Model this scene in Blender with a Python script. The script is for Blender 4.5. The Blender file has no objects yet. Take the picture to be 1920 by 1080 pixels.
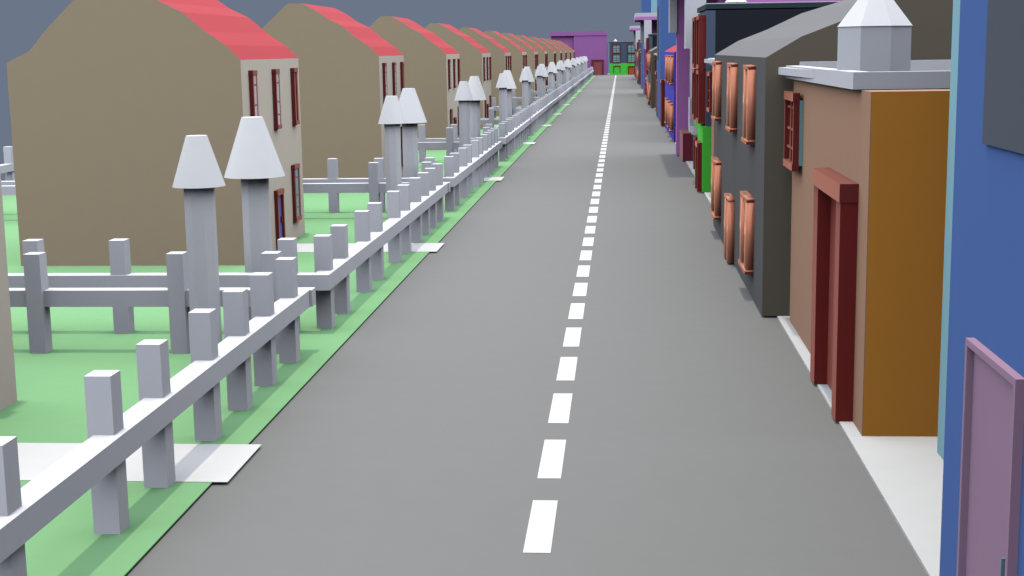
import bpy, bmesh, math
from mathutils import Vector, Matrix
S = bpy.context.scene
COL = S.collection
PI = math.pi

# ------------------------------------------------------------------ materials
def srgb(r, g, b):
    f = lambda v: (v/255/12.92) if v/255 <= .04045 else ((v/255+.055)/1.055)**2.4
    return (f(r), f(g), f(b))
MATS = {}
def mat(name, col, rough=.6, var=.012, scale=2.0, sheen=0, tint=(1, 1, 1), spec=.3, coat=0):
    m = bpy.data.materials.new(name); m.use_nodes = True
    nt = m.node_tree; b = nt.nodes['Principled BSDF']
    tc = nt.nodes.new('ShaderNodeTexCoord'); n = nt.nodes.new('ShaderNodeTexNoise')
    n.inputs['Scale'].default_value = scale; n.inputs['Detail'].default_value = 6
    nt.links.new(tc.outputs['Object'], n.inputs['Vector'])
    mr = nt.nodes.new('ShaderNodeMapRange')
    mr.inputs['From Min'].default_value = .3; mr.inputs['From Max'].default_value = .7
    mr.inputs['To Min'].default_value = 1-var; mr.inputs['To Max'].default_value = 1+var
    nt.links.new(n.outputs['Fac'], mr.inputs['Value'])
    mx = nt.nodes.new('ShaderNodeVectorMath'); mx.operation = 'SCALE'
    mx.inputs[0].default_value = col
    nt.links.new(mr.outputs['Result'], mx.inputs['Scale'])
    nt.links.new(mx.outputs[0], b.inputs['Base Color'])
    b.inputs['Roughness'].default_value = rough
    b.inputs['Specular IOR Level'].default_value = spec
    if sheen:
        b.inputs['Sheen Weight'].default_value = sheen
        b.inputs['Sheen Roughness'].default_value = .45
        b.inputs['Sheen Tint'].default_value = (*tint, 1)
    MATS[name] = m
    return m
mat('asphalt', (.272, .268, .255), .85, .012, 3, spec=.15)
mat('grass', (.290, .575, .272), .9, .012, 4, spec=.05)
mat('earth', (.03, .08, .03), .95)
mat('path_white', (.90, .89, .86), .7, .012, 3, spec=.1)
mat('pavement', (.79, .78, .76), .75, .012, 3, spec=.1)
mat('white_paint', (.95, .95, .97), .6, .012, 4)
mat('lamp_white', (.97, .97, .97), .6, .012, 4)
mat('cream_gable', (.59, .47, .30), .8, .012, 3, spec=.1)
mat('cream_front_lit', (.95, .85, .67), .8, .012, 3, spec=.1)  # front lighter than the gable: its direct light is put into the colour
mat('red_roof', (.56, .057, .068), .7, .012, 4, spec=.2)
mat('maroon', (.23, .03, .026), .5, .012, 5, sheen=.9, tint=(1, .42, .28))
mat('maroon_dark', (.26, .026, .021), .5, .012, 5, sheen=.5, tint=(1, .4, .3))
mat('maroon_lit', (1.0, .37, .22), .5, .012, 5, sheen=1, tint=(1, .5, .32))  # maroon frames in their sunlit tone, light put into the base colour
mat('door_violet', (.24, .22, .62), .5)
mat('pane_teal', (.33, .62, .62), .25)
mat('pane_white', (.95, .88, .88), .3)
mat('peach_wall', (.65, .385, .245), .8, .012, 3, spec=.1)
mat('ochre_wall', (.97, .40, .065), .8, .012, 3, spec=.1)
mat('grey_wall', (.175, .17, .165), .8, .012, 3, spec=.1)
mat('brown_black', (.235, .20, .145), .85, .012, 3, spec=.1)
mat('slate', (.215, .213, .207), .7, .012, 3, spec=.15)
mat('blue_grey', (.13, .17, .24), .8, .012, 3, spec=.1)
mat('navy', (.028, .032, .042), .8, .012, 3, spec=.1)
mat('dark_fascia', (.03, .055, .06), .7)
mat('green_paint', (.14, .95, .09), .7, .012, 3, spec=.2)
mat('purple_wall', (.84, .32, .80), .8, .012, 3, spec=.1)
mat('purple_lit', (.95, .86, .97), .8, .012, 3, spec=.1)  # the hall's purple in its lit tone, light put into the colour
mat('plum', (.27, .03, .06), .6, .012, 4, sheen=.6, tint=(1, .6, .6))
mat('royal_blue', (.11, .11, .72), .7, .012, 3, spec=.15)
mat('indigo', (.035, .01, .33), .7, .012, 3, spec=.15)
mat('blue_wall', (.13, .24, .58), .8, .012, 3, spec=.1)
mat('teal_wall', (.45, .80, .86), .8, .012, 3, spec=.1)
mat('mauve_door', (.53, .33, .46), .6, .012, 3, spec=.2)
mat('charcoal', (.115, .135, .165), .6, .012, 3)
mat('steel', (.25, .38, .42), .35)
mat('brick_red', (.48, .13, .13), .6)
mat('violet_wall', (.55, .215, .56), .8, .012, 3, spec=.1)
mat('orange_door', (.62, .15, .05), .6)

# ------------------------------------------------------------------ mesh helpers
class MB:
    def __init__(s): s.v = []; s.f = []; s.sm = []
    def box(s, x0, x1, y0, y1, z0, z1, smooth=False):
        b = len(s.v)
        s.v += [(x0, y0, z0), (x1, y0, z0), (x1, y1, z0), (x0, y1, z0), (x0, y0, z1), (x1, y0, z1), (x1, y1, z1), (x0, y1, z1)]
        for q in ((0, 3, 2, 1), (4, 5, 6, 7), (0, 1, 5, 4), (1, 2, 6, 5), (2, 3, 7, 6), (3, 0, 4, 7)):
            s.f.append([b+i for i in q]); s.sm.append(smooth)
        return s
    def poly(s, pts, smooth=False):
        b = len(s.v); s.v += pts; s.f.append(list(range(b, b+len(pts)))); s.sm.append(smooth); return s
    def prism(s, poly, z0, z1, smooth=False):
        n = len(poly); b = len(s.v)
        s.v += [(x, y, z0) for x, y in poly] + [(x, y, z1) for x, y in poly]
        s.f.append([b+i for i in reversed(range(n))]); s.sm.append(False)
        s.f.append([b+n+i for i in range(n)]); s.sm.append(False)
        for i in range(n):
            j = (i+1) % n
            s.f.append([b+i, b+j, b+n+j, b+n+i]); s.sm.append(smooth)
        return s
    def frustum(s, cx, cy, r0, r1, z0, z1, n=32, smooth=True, rot=0):
        b = len(s.v)
        for r, z in ((r0, z0), (r1, z1)):
            s.v += [(cx+r*math.cos(rot+2*PI*i/n), cy+r*math.sin(rot+2*PI*i/n), z) for i in range(n)]
        s.f.append([b+i for i in reversed(range(n))]); s.sm.append(False)
        s.f.append([b+n+i for i in range(n)]); s.sm.append(False)
        for i in range(n):
            j = (i+1) % n
            s.f.append([b+i, b+j, b+n+j, b+n+i]); s.sm.append(smooth)
        return s
    def build(s, name, m, parent=None, split=True):
        me = bpy.data.meshes.new(name); me.from_pydata(s.v, [], s.f)
        bm = bmesh.new(); bm.from_mesh(me)
        bmesh.ops.recalc_face_normals(bm, faces=bm.faces); bm.to_mesh(me); bm.free()
        for p, k in zip(me.polygons, s.sm): p.use_smooth = k
        me.materials.append(MATS[m])
        o = bpy.data.objects.new(name, me); COL.objects.link(o)
        if parent: o.parent = parent
        return o
def B(*a, **k): return MB().box(*a, **k)
def frust(*a, **k):
    o = MB().frustum(*a, **k); return o
def sharp_caps(o):
    "keep the rims of a round mesh crisp while its side stays smooth"
    me = o.data
    flat = {i for p in me.polygons if not p.use_smooth for i in p.edge_keys}
    for e in me.edges:
        if tuple(sorted(e.vertices)) in {tuple(sorted(k)) for k in flat}: e.use_edge_sharp = True
def tag(o, label=None, cat=None, group=None, kind=None):
    if label: o['label'] = label
    if cat: o['category'] = cat
    if group: o['group'] = group
    if kind: o['kind'] = kind
    return o
def empty(name, x=0, y=0, rot=0):
    o = bpy.data.objects.new(name, None); COL.objects.link(o)
    o.location = (x, y, 0); o.rotation_euler = (0, 0, rot); o.empty_display_size = .3
    return o
KIDS = {}
def copy_tree(o, parent=None):
    c = o.copy(); COL.objects.link(c); c.parent = parent
    for ch in [q for q in ALL if q.parent == o]: copy_tree(ch, c)
    return c
ALL = []
def dup(root, x, y, rot=None):
    global ALL
    ALL = list(bpy.data.objects)
    c = copy_tree(root); c.location = (x, y, 0)
    if rot is not None: c.rotation_euler = (0, 0, rot)
    return c

# ------------------------------------------------------------------ setting
def struct(o): o['kind'] = 'structure'; return o
YE = 259.6
g = MB().box(-21.2, -4.36, -6, 262, -.30, -.012); struct(g.build('earth', 'earth'))
struct(B(-21.2, -4.36, -6, 262, -.012, 0).build('grass_ground', 'grass'))
struct(B(-4.36, 2.66, -6, YE, -.30, -.032).build('road', 'asphalt'))
struct(B(2.648, 13, -6, YE, -.30, 0.0).build('pavement', 'pavement'))
struct(B(-13, 13, YE, 272, -.30, 0.0).build('pavement', 'pavement'))
m = MB(); y = 12.409-2.295*8
while y < YE-2:
    m.poly([(-.897, y, -.028), (-.643, y, -.028), (-.643, y+1.54, -.028), (-.897, y+1.54, -.028)]); y += 2.295
struct(m.build('road_marking', 'path_white'))

# ------------------------------------------------------------------ windows and doors (local: facade plane y=0, outside is -y)
def window(par, x0, x1, z0, z1, out, frame='maroon', pane='pane_teal', smooth=False, jamb=.07, lint=.10, sill=.10, over=.012, bars=(.18, .55, .8), mull=False, paneface=.35, back=0.0, trim=None):
    f = MB()
    f.box(x0, x0+jamb, -out, back, z0+sill, z1-lint, smooth); f.box(x1-jamb, x1, -out, back, z0+sill, z1-lint, smooth)
    h = z1-z0-sill-lint
    for t in bars:
        zz = z1-lint-h*t
        f.box(x0+jamb, x1-jamb, -out*max(.72, paneface+.05), -out*paneface, zz-.018, zz+.018)
    if mull:
        xm = (x0+x1)/2; f.box(xm-.02, xm+.02, -out*.76, -out*paneface, z0+sill, z1-lint)
    w = f.build('window', frame, par)
    if trim:  # orange upper part, maroon lower strip: lit and shaded faces done in colour
        B(x0-over, x1+over, -out-over, back, z1-lint*.55, z1, smooth=True).build('lintel', frame, w)
        B(x0-over, x1+over, -out-over, back, z1-lint, z1-lint*.552).build('lintel_shade', trim, w)
        B(x0-over, x1+over, -out-over-.02, back, z0+sill*.6, z0+sill, smooth=True).build('sill', frame, w)
        B(x0-over, x1+over, -out-over-.02, back, z0, z0+sill*.598).build('sill_shade', trim, w)
    else:
        B(x0-over, x1+over, -out-over, back, z1-lint, z1).build('lintel', frame, w)
        B(x0-over, x1+over, -out-over, back, z0, z0+sill).build('sill', frame, w)
    if pane: B(x0+jamb*.9, x1-jamb*.9, -out*paneface, back-.004, z0+sill*.9, z1-lint*.9).build('pane', pane, w)
    return w
def door(par, x0, x1, z1, out, frame='maroon', leaf='door_violet', smooth=False, jamb=.08, lint=.12, over=.012, depth=.3, handle=True, back=0.0, hmat='maroon_dark', trim=None):
    f = MB()
    w = f.box(x0, x0+jamb, -out, back, 0, z1-lint, smooth).build('door_jamb', frame, par)
    B(x1-jamb, x1, -out, back, 0, z1-lint, smooth=smooth).build('door_jamb', frame, par)
    B(x0-over, x1+over, -out-over, back, z1-lint, z1, smooth=bool(trim)).build('lintel', frame, w)
    d = B(x0+jamb*1.06, x1-jamb*1.06, -out*depth, back-.003, .01, z1-lint-.004).build('door_leaf', leaf, w)
    if handle: B(x1-jamb-.12, x1-jamb-.09, -out*depth-.05, -out*depth, z1*.42, z1*.42+.16).build('handle', hmat, w)
    return w

def gable_body(W, prof, side, front, roof, par, proud=.0):
    "prof: list (depth, z) from the front eave over the ridge to the back eave; front wall y=0"
    D = prof[-1][0]
    m = MB()
    for x in (0, W):
        m.poly([(x, prof[0][0], 0)] + [(x, d, z) for d, z in prof] + [(x, D, 0)])
    m.poly([(0, D, 0), (W, D, 0), (W, D, prof[-1][1]), (0, D, prof[-1][1])])
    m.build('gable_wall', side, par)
    f = MB(); n = 6; k = 6; h = prof[0][1]
    vs = []
    for j in range(k+1):
        for i in range(n+1): f.v.append((W*i/n, 0, h*j/k))
    for j in range(k):
        for i in range(n):
            a = j*(n+1)+i; f.f.append([a, a+1, a+n+2, a+n+1]); f.sm.append(True)
    fw = f.build('front_wall', front, par)
    r = MB()
    for (d0, z0), (d1, z1) in zip(prof, prof[1:]):
        r.poly([(0, d0, z0), (W, d0, z0), (W, d1, z1), (0, d1, z1)])
    ro = r.build('roof', roof, par)
    for p in ro.data.polygons:
        if p.normal.z < 0: p.flip()
    return fw

# ------------------------------------------------------------------ left row: cream houses with red roofs
HP = [(0, 4.40), (.30, 4.71), (.74, 5.01), (1.215, 5.42), (1.67, 5.64), (2.10, 5.94), (2.53, 6.17), (3.0, 6.18), (3.38, 5.86), (3.83, 5.44), (4.22, 5.07), (4.59, 4.65), (5.11, 4.41)]
def cream_house():
    r = empty('house')
    fw = gable_body(5.5, HP, 'cream_gable', 'cream_front_lit', 'red_roof', r)
    for i, x in enumerate((.60, 2.68, 4.57)):
        window(r, x, x+.36, 2.79, 4.17, .095, pane='pane_white' if i < 2 else 'maroon_dark', jamb=.07 if i < 2 else .12, paneface=.93 if i < 2 else .5)
    window(r, .95, 1.5, .44, 1.83, .085, jamb=.11, paneface=.8); window(r, 4.24, 4.80, .44, 1.83, .085, jamb=.11, paneface=.8)
    door(r, 2.42, 3.05, 1.38, .085)
    return r
HY = [12.4, 30.0, 47.6, 66.2, 83.6, 100.2, 117.9, 134.7, 153.4, 174.2, 193.0, 210.3, 229.4, 247.6]
ORD = ['nearest', 'second', 'third', 'fourth', 'fifth', 'sixth', 'seventh', 'eighth', 'ninth', 'tenth', 'eleventh', 'twelfth', 'thirteenth', 'farthest']
h0 = cream_house()
for i, y in enumerate(HY):
    o = h0 if i == 0 else dup(h0, 0, 0)
    o.location = (-8.02, y, 0); o.rotation_euler = (0, 0, PI/2)
    lab = 'cream house with red roof behind the white fence, %s in the left row' % ORD[i]
    if i == 0: lab = 'nearest cream house, cut off by the left edge of the photo'
    tag(o, lab, 'house', 'cream houses with red roofs in the left row')

# paths from the doors to the road
PY = [15.105, 32.72, 50.64, 70.3, 87.0, 102.6, 119.9, 137.7, 158.6, 176.2, 194.5, 212.5, 232.5, 249.5]
for y in PY:
    struct(B(-7.94, -4.19, y-.735, y+.735, .001, .006).build('path', 'path_white'))

# ------------------------------------------------------------------ fences (local y is measured from the near wall of the house in the same plot)
def fence():
    r = empty('fence')
    z0, z1 = .72, .975
    B(-4.975, -4.70, -7.58, -8.81+17.6-.02, z0, z1).build('rail', 'white_paint', r)          # street side
    B(-20.6, -4.976, -7.58, -7.30, z0, z1).build('rail', 'white_paint', r)                   # near side
    B(-20.6, -4.66, 8.54, 8.80, z0+.001, z1+.001).build('rail', 'white_paint', r)            # far side
    B(-20.88, -20.60, -7.58, 8.80, z0, z1).build('rail', 'white_paint', r)                   # back
    r.children
    def post(x, y):
        B(x, x+.256, y, y+.27, 0, 1.545).build('post', 'white_paint', r)
    return r, post
fr, post = fence()
# trim the street rail to end against the far rail
for o in list(bpy.data.objects):
    if o.parent == fr and o.type == 'MESH' and abs(o.data.vertices[0].co.x+4.975) < 1e-4:
        for v in o.data.vertices:
            if v.co.y > 0: v.co.y = 8.539
def pst(x, y): return (x, y)
proto = B(0, .256, 0, .27, 0, 1.545).build('post', 'white_paint', fr)
pts = [(-5.03, q) for q in (-7.13, -5.76, -3.51, -2.07, .30, 1.76, 3.585, 5.03, 6.38, 7.835)]
pts += [(x, -7.545) for x in (-5.531, -6.99, -8.33, -9.785, -11.24, -12.6, -14.05, -15.5, -16.95, -18.4, -19.8)]
pts += [(x, 8.48) for x in (-5.405, -6.87, -9.10, -10.55, -11.95, -13.4, -14.85, -16.3, -17.75, -19.2)]
pts += [(-20.9, q) for q in (-7.5, -5.2, -2.9, -.6, 1.7, 4.0, 6.3, 8.4)]
for k, (x, y) in enumerate(pts):
    o = proto if k == 0 else proto.copy()
    if k: COL.objects.link(o); o.parent = fr
    o.location = (x, y, 0)
for i, y in enumerate(HY):
    o = fr if i == 0 else dup(fr, 0, 0)
    o.location = (0, y, 0)
    lab = 'white post and rail fence round the garden of the %s cream house' % ORD[i]
    tag(o, lab, 'fence', 'white fences along the left of the road')

# ------------------------------------------------------------------ garden lamps
def lamp(name, r, zb, zt, rt, rp, n):
    e = empty(name)
    p = MB().frustum(0, 0, rp, rp, 0, zb+.02, n=n, smooth=False, rot=PI/8+.12).build('pole', 'lamp_white', e)
    s = MB().frustum(0, 0, r, rt, zb, zt, n=40).build('lamp_shade', 'lamp_white', e); sharp_caps(s)
    return e
ls = lamp('garden_lamp', .375, 2.655, 3.378, .148, .225, 8)
lb = lamp('garden_lamp', .50, 2.52, 3.495, .172, .235, 8)
for i, y in enumerate(HY):
    o = ls if i == 0 else dup(ls, 0, 0)
    o.location = (-6.03, y+7.58, 0)
    tag(o, 'shorter white lamp with cone shade beside the far fence of the %s garden' % ORD[i], 'lamp', 'short white cone lamps in the gardens')
    if i == 0: continue
    o = lb if i == 1 else dup(lb, 0, 0)
    o.location = (-6.03, y-6.88, 0)
    tag(o, 'taller white lamp with cone shade beside the near fence of the %s garden' % ORD[i], 'lamp', 'tall white cone lamps in the gardens')

# ------------------------------------------------------------------ right row builders (local: viewer faces +y, x runs left to right)
R90 = -PI/2
def peach_house(turret=True):
    W = 7.22; r = empty('peach_house')
    B(0, W, .0125, 7, 0, 3.985).build('side_wall', 'ochre_wall', r)
    B(0, W, 0, .012, 0, 3.992).build('front_wall', 'peach_wall', r)
    B(0, W, .0125, 7, 3.9855, 3.9915).build('lit_wall_top', 'peach_wall', r)  # wall top paler than the wall: light on the ledge put into colour
    # flat roof: a rim round a sunk deck
    rf = MB(); X0, X1 = -.28, W-.63
    rf.box(X0, X1, -.10, .12, 4.0, 4.2)
    rf.box(X1-.22, X1, .12, 7.0, 4.0, 4.199); rf.box(X0, X0+.22, .12, 7.0, 4.0, 4.26); rf.box(X0+.22, X1-.22, 6.8, 7.0, 4.0, 4.199)
    rf.box(X0+.22, X1-.22, .12, 6.8, 4.0, 4.08)
    rf.prism([(X0, -.102), (X0, -.22), (3.2, -.102)], 4.06, 4.175)
    ro = rf.build('roof', 'white_paint', r)
    if turret:
        cx, cy = W-2.45, .44
        MB().frustum(cx, cy, .485, .485, 4.08, 4.745, n=8, smooth=False, rot=PI/8-.12).build('turret_drum', 'white_paint', ro)
        c = MB().frustum(cx, cy, .50, .012, 4.7451, 5.36, n=8, smooth=False, rot=PI/8-.12).build('turret_cap', 'white_paint', ro)
        B(2.0, 2.35, .55, .9, 4.08, 4.235).build('roof_vent', 'white_paint', ro)
    # door: big dark frame
    yn = W-.66
    B(yn-2.35, yn-1.95, -.208, 0, 0, 2.67).build('door_jamb', 'maroon_dark', r)
    d = B(yn-.33, yn, -.21, .0, 0, 2.67).build('door_jamb', 'maroon_dark', r)
    B(yn-2.37, yn+.015, -.225, 0, 2.67, 2.893).build('lintel', 'maroon', d)
    B(yn-1.95, yn-.33, -.035, -.004, .02, 2.67).build('door_leaf', 'maroon_dark', d)
    B(yn-.52, yn-.49, -.085, -.035, 1.1, 1.3).build('handle', 'steel', d)
    w = window(r, .08, 1.28, 2.60, 3.80, .15, pane=None, jamb=.06, lint=.13, sill=.11, mull=True, paneface=.3, bars=(.12, .47, .78), back=-.055)
    B(.06, 1.30, -.055, -.002, 2.68, 3.69).build('pane', 'pane_teal', w)
    B(.14, 1.22, -.075, -.056, 2.71, 3.67).build('shutter_board', 'maroon_dark', w)
    return r
CP = [(0, 4.335), (.58, 4.67), (1.30, 4.94), (2.15, 5.33), (3.15, 5.62), (3.9, 5.98), (4.5, 6.05), (5.1, 5.98), (5.85, 5.62), (6.85, 5.33), (7.7, 4.94), (8.42, 4.67), (9.0, 4.335)]
def grey_house():
    W = 12.88; r = empty('grey_house')
    gable_body(W, CP, 'brown_black', 'grey_wall', 'slate', r)
    for y0, y1 in ((1.70, 2.80), (5.63, 6.85), (10.35, 11.7)):
        window(r, W-y1, W-y0, 2.79, 4.19, .13, frame='maroon_lit', smooth=True, jamb=.36, lint=.075, sill=.075, over=.004, trim='maroon')
    for y0, y1 in ((1.66, 3.1), (10.1, 11.8)):
        window(r, W-y1, W-y0, .45, 1.83, .135, frame='maroon_lit', smooth=True, jamb=.46, lint=.075, sill=.075, over=.004, trim='maroon')
    door(r, W-7.2, W-6.04, 1.38, .135, frame='maroon_lit', leaf='maroon_dark', smooth=True, jamb=.42, lint=.075, over=.004, trim='maroon')
    return r
def shop():
    W = 4.8; r = empty('shop')
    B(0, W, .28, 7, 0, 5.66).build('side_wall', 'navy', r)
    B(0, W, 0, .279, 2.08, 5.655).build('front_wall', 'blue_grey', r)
    g_ = B(-.0, W, -.09, .279, 0, 2.08).build('shopfront', 'green_paint', r)
    ro = MB().box(-.12, W+.0, -.03, 7.1, 5.70, 5.85).build('roof', 'dark_fascia', r)
    B(-.10, W-.02, -.01, 7.05, 5.8502, 5.875).build('roof_deck', 'white_paint', ro)
    B(.3, 4.5, .05, 6.9, 5.66, 5.699).build('cornice', 'blue_grey', ro)
    cx, cy = W-3.75, 1.2
    MB().frustum(cx, cy, .32, .32, 5.875, 6.0, n=8, smooth=False).build('turret_drum', 'white_paint', ro)
    MB().frustum(cx, cy, .38, .01, 6.0005, 6.42, n=8, smooth=False).build('turret_cap', 'white_paint', ro)
    for x0 in (.5, 3.2):
        for z0 in (2.16, 3.86):
            window(r, x0, x0+1.45, z0, z0+1.66, .22, frame='maroon_dark', jamb=.13, lint=.13, sill=.13, mull=True, bars=(.12, .47, .75), over=.01, paneface=.5)
    # shopfront window, lamp bracket above it, door
    f = MB(); a, b, y = .68, 1.95, -.09
    f.box(a, a+.12, y-.08, y, .41, 1.45); f.box(b-.12, b, y-.08, y, .41, 1.45); f.box(a, b, y-.08, y, 1.45, 1.57)
    f.build('window_frame', 'maroon_dark', g_)
    f = MB()
    for k in range(5):
        t = PI*k/4; f.box(1.32+.5*math.cos(t)-.07, 1.32+.5*math.cos(t)+.07, y-.2, y-.001, 1.66+.12*math.sin(t), 1.78+.12*math.sin(t))
    f.build('wall_lamp', 'white_paint', g_)
    f = MB(); a, b = 3.3, 4.6
    f.box(a, a+.14, y-.15, y, 0, 1.40).box(b-.14, b, y-.15, y, 0, 1.40).box(a+.14, b-.14, y-.14, y, 1.36, 1.40)
    d = f.build('door_frame', 'maroon_dark', g_)
    B(a-.01, b+.01, y-.16, y, 1.40, 1.55).build('lintel', 'maroon', d)
    B(a+.14, b-.14, y-.05, y-.002, .01, 1.40).build('door_leaf', 'orange_door', d)
    return r
def purple_hall():
    W = 10.4; r = empty('purple_hall')
    # recessed near wing, forward wing with the door, end pilaster
    B(0, 5.6, .55, 9, 0, 7.25).build('main_wall', 'purple_wall', r)
    B(5.601, W, 1.3, 9, 0, 7.249).build('wing_wall', 'purple_wall', r)
    B(.002, 5.58, .53, .549, 0, 7.24, smooth=True).build('lit_panel', 'purple_lit', r)  # pale sheet over the purple wall, coloured for the light on it
    B(-1.0, -.002, 0, 6, 0, 7.248).build('pilaster', 'purple_wall', r)
    ro = B(-1.1, W, -.94, 9.2, 7.26, 7.56).build('roof', 'purple_wall', r)
    B(-1.1, W, -.942, 9.2, 7.5605, 7.92).build('lit_roof_band', 'purple_lit', ro)  # pale upper band: light on the purple slab put into its colour
    d = B(.05, 3.3, .12, .529, 0, 1.12).build('porch', 'plum', r)
    B(1.2, 2.4, .44, .528, 1.1202, 2.5).build('door_leaf', 'purple_lit', r)
    B(-1.0, .05, -.32, -.003, 5.17, 7.245).build('hanging_sign', 'white_paint', r)
    B(W-1.0, W, -.11, .6, 4.5, 7.245).build('hanging_sign', 'white_paint', r)
    return r
def blue_house():
    W = 16.7; r = empty('blue_house')
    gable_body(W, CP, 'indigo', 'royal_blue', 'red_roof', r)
    for y0 in (1.0, 4.6, 8.8):
        window(r, W-y0-1.4, W-y0, 2.75, 4.17, .14, frame='maroon_lit', smooth=True, jamb=.46, lint=.08, sill=.08, over=.004, trim='maroon')
        window(r, W-y0-1.4, W-y0, .45, 1.83, .14, frame='maroon_lit', smooth=True, jamb=.46, lint=.08, sill=.08, over=.004, trim='maroon')
    door(r, .3, 2.0, 2.72, .21, frame='maroon', leaf='maroon_dark', jamb=.3, lint=.2)
    return r
def blue_tower():
    W = 8.0; r = empty('blue_tower')
    B(-4.82, W, 1.03, 8, 0, 10.9).build('rear_wall', 'teal_wall', r)
    B(0, W, 0, 1.0295, 0, 10.89).build('front_wall', 'blue_wall', r)
    fr_ = MB(); a, b, o_ = .80, 2.10, .062
    fr_.box(a, a+.05, -o_, 0, 0, 2.40); fr_.box(b-.05, b, -o_, 0, 0, 2.40); fr_.box(a, b, -o_, 0, 2.40, 2.45)
    d = fr_.build('door_frame', 'mauve_door', r)
    B(a+.062, b-.05, -.012, -.002, .01, 2.395).build('door_leaf', 'mauve_door', d)
    h = MB().box(b-.20, b-.185, -.05, -.012, 1.02, 1.22).build('handle', 'steel', d)
    B(.92, 4.3, -.03, -.002, 3.83, 7.2).build('window', 'charcoal', r)
    return r
def put(o, xw, yfar, rot=R90): o.location = (xw, yfar, 0); o.rotation_euler = (0, 0, rot)
P = peach_house(); P2 = peach_house(False); G = grey_house(); SH = shop(); H = purple_hall(); F = blue_house(); T = blue_tower()
OFF = [0, 87.6, 163.0]
TH = ['near', 'middle', 'far']
def place(src, x, y, label, cat, group, first, rot=R90):
    o = src if first else dup(src, 0, 0)
    put(o, x, y, rot); tag(o, label, cat, group); return o
for k, d in enumerate(OFF):
    f = k == 0
    w = ['nearest of three', 'second of three', 'farthest of three'][k]
    place(T, 2.50, 10.9+d, 'tall blue tower house with mauve door, %s' % w, 'tower house', 'blue tower houses', f)
    place(P, 2.81, 23.6+d, 'peach house with flat white roof and pointed white turret, %s' % w, 'house', 'peach houses with a turret', f)
    place(G, 2.395, 36.88+d, 'dark grey house with orange-lit maroon window frames, %s' % w, 'house', 'dark grey houses', f)
    place(P2, 2.81, 44.5+d, 'peach house without a turret between grey house and shop, %s' % w, 'house', 'peach houses without a turret', f)
    place(SH, 2.67, 50.0+d, 'narrow navy shop with green ground floor on the right, %s' % w, 'shop', 'navy shops with a green ground floor', f)
    place(H, 2.40, 61.4+d, 'purple hall with wide overhanging roof slab beyond the shop, %s' % w, 'hall', 'purple halls', f)
place(F, 2.615, 86.6, 'blue house with red roof between purple hall and blue tower, nearer of two', 'house', 'blue houses with red roofs', True)
place(F, 2.615, 243.0, 'blue house with red roof at the far end of the right row', 'house', 'blue houses with red roofs', False)
place(SH, -1.9, 260.0, 'navy shop with green ground floor closing the street, facing the viewer', 'shop', 'navy shops with a green ground floor', False, rot=0)
e = empty('purple_hall', -12.42, 260.0)
B(4.1, 10.06, 0, 8, 0, 7.05).build('main_wall', 'violet_wall', e)
B(0, 4.0995, .5, 8, 0, 7.049).build('wing_wall', 'violet_wall', e)
B(-.3, 10.08, -.12, 8.2, 7.06, 7.78).build('roof', 'violet_wall', e)
B(7.27, 7.65, -.22, -.001, 0, 2.57).build('door_jamb', 'plum', e); d = B(9.18, 9.47, -.22, -.001, 0, 2.57).build('door_jamb', 'plum', e)
B(7.26, 9.48, -.23, -.001, 2.5705, 2.77).build('lintel', 'plum', e)
B(7.6505, 9.1795, -.06, -.001, .01, 2.57).build('door_leaf', 'brick_red', e)
tag(e, 'purple hall with dark red door facing the viewer at the far end of the street', 'hall', 'purple halls')
# ------------------------------------------------------------------ light
SKYTOP = (1.25, 1.325, 1.50)
w = bpy.data.worlds.new('World'); S.world = w; w.use_nodes = True
nt = w.node_tree; nt.nodes.clear()
out = nt.nodes.new('ShaderNodeOutputWorld'); bg = nt.nodes.new('ShaderNodeBackground')
tc = nt.nodes.new('ShaderNodeTexCoord'); sep = nt.nodes.new('ShaderNodeSeparateXYZ')
nt.links.new(tc.outputs['Generated'], sep.inputs[0])
# overcast sky: even grey-blue low down, growing brighter toward the zenith
mr = nt.nodes.new('ShaderNodeMapRange'); mr.interpolation_type = 'SMOOTHSTEP'
mr.inputs['From Min'].default_value = math.sin(math.radians(3)); mr.inputs['From Max'].default_value = math.sin(math.radians(28))
nt.links.new(sep.outputs['Z'], mr.inputs['Value'])
mx = nt.nodes.new('ShaderNodeMix'); mx.data_type = 'RGBA'
mx.inputs[6].default_value = (*srgb(107, 118, 137), 1)
mx.inputs[7].default_value = (*SKYTOP, 1)
nt.links.new(mr.outputs[0], mx.inputs[0]); nt.links.new(mx.outputs[2], bg.inputs['Color'])
nt.links.new(bg.outputs[0], out.inputs[0])
w.cycles.sampling_method = 'MANUAL'; w.cycles.sample_map_resolution = 1024
sl = bpy.data.lights.new('sun', 'SUN'); sl.energy = 1.1; sl.angle = math.radians(1.5); sl.color = (1, .94, .80)
so = bpy.data.objects.new('sun', sl); COL.objects.link(so)
so.rotation_euler = (0, math.radians(-2.0), 0); so.location = (0, 20, 30)

# ------------------------------------------------------------------ camera
cd = bpy.data.cameras.new('camera'); cd.lens = 50; cd.sensor_width = 36; cd.clip_end = 2000; cd.clip_start = .1
co = bpy.data.objects.new('camera', cd); COL.objects.link(co)
a, b, c = .077256, .165021, -.014699
Rm = Matrix.Rotation(a, 4, 'Z') @ Matrix.Rotation(PI/2-b, 4, 'X') @ Matrix.Rotation(c, 4, 'Z')
co.matrix_world = Matrix.Translation((0, 0, 4.5)) @ Rm
S.camera = co
S.render.engine = 'CYCLES'
S.cycles.diffuse_bounces = 0
S.render.resolution_x = 1024; S.render.resolution_y = 576
S.view_settings.view_transform = 'Standard'; S.view_settings.look = 'None'
S.view_settings.exposure = 0; S.view_settings.gamma = 1
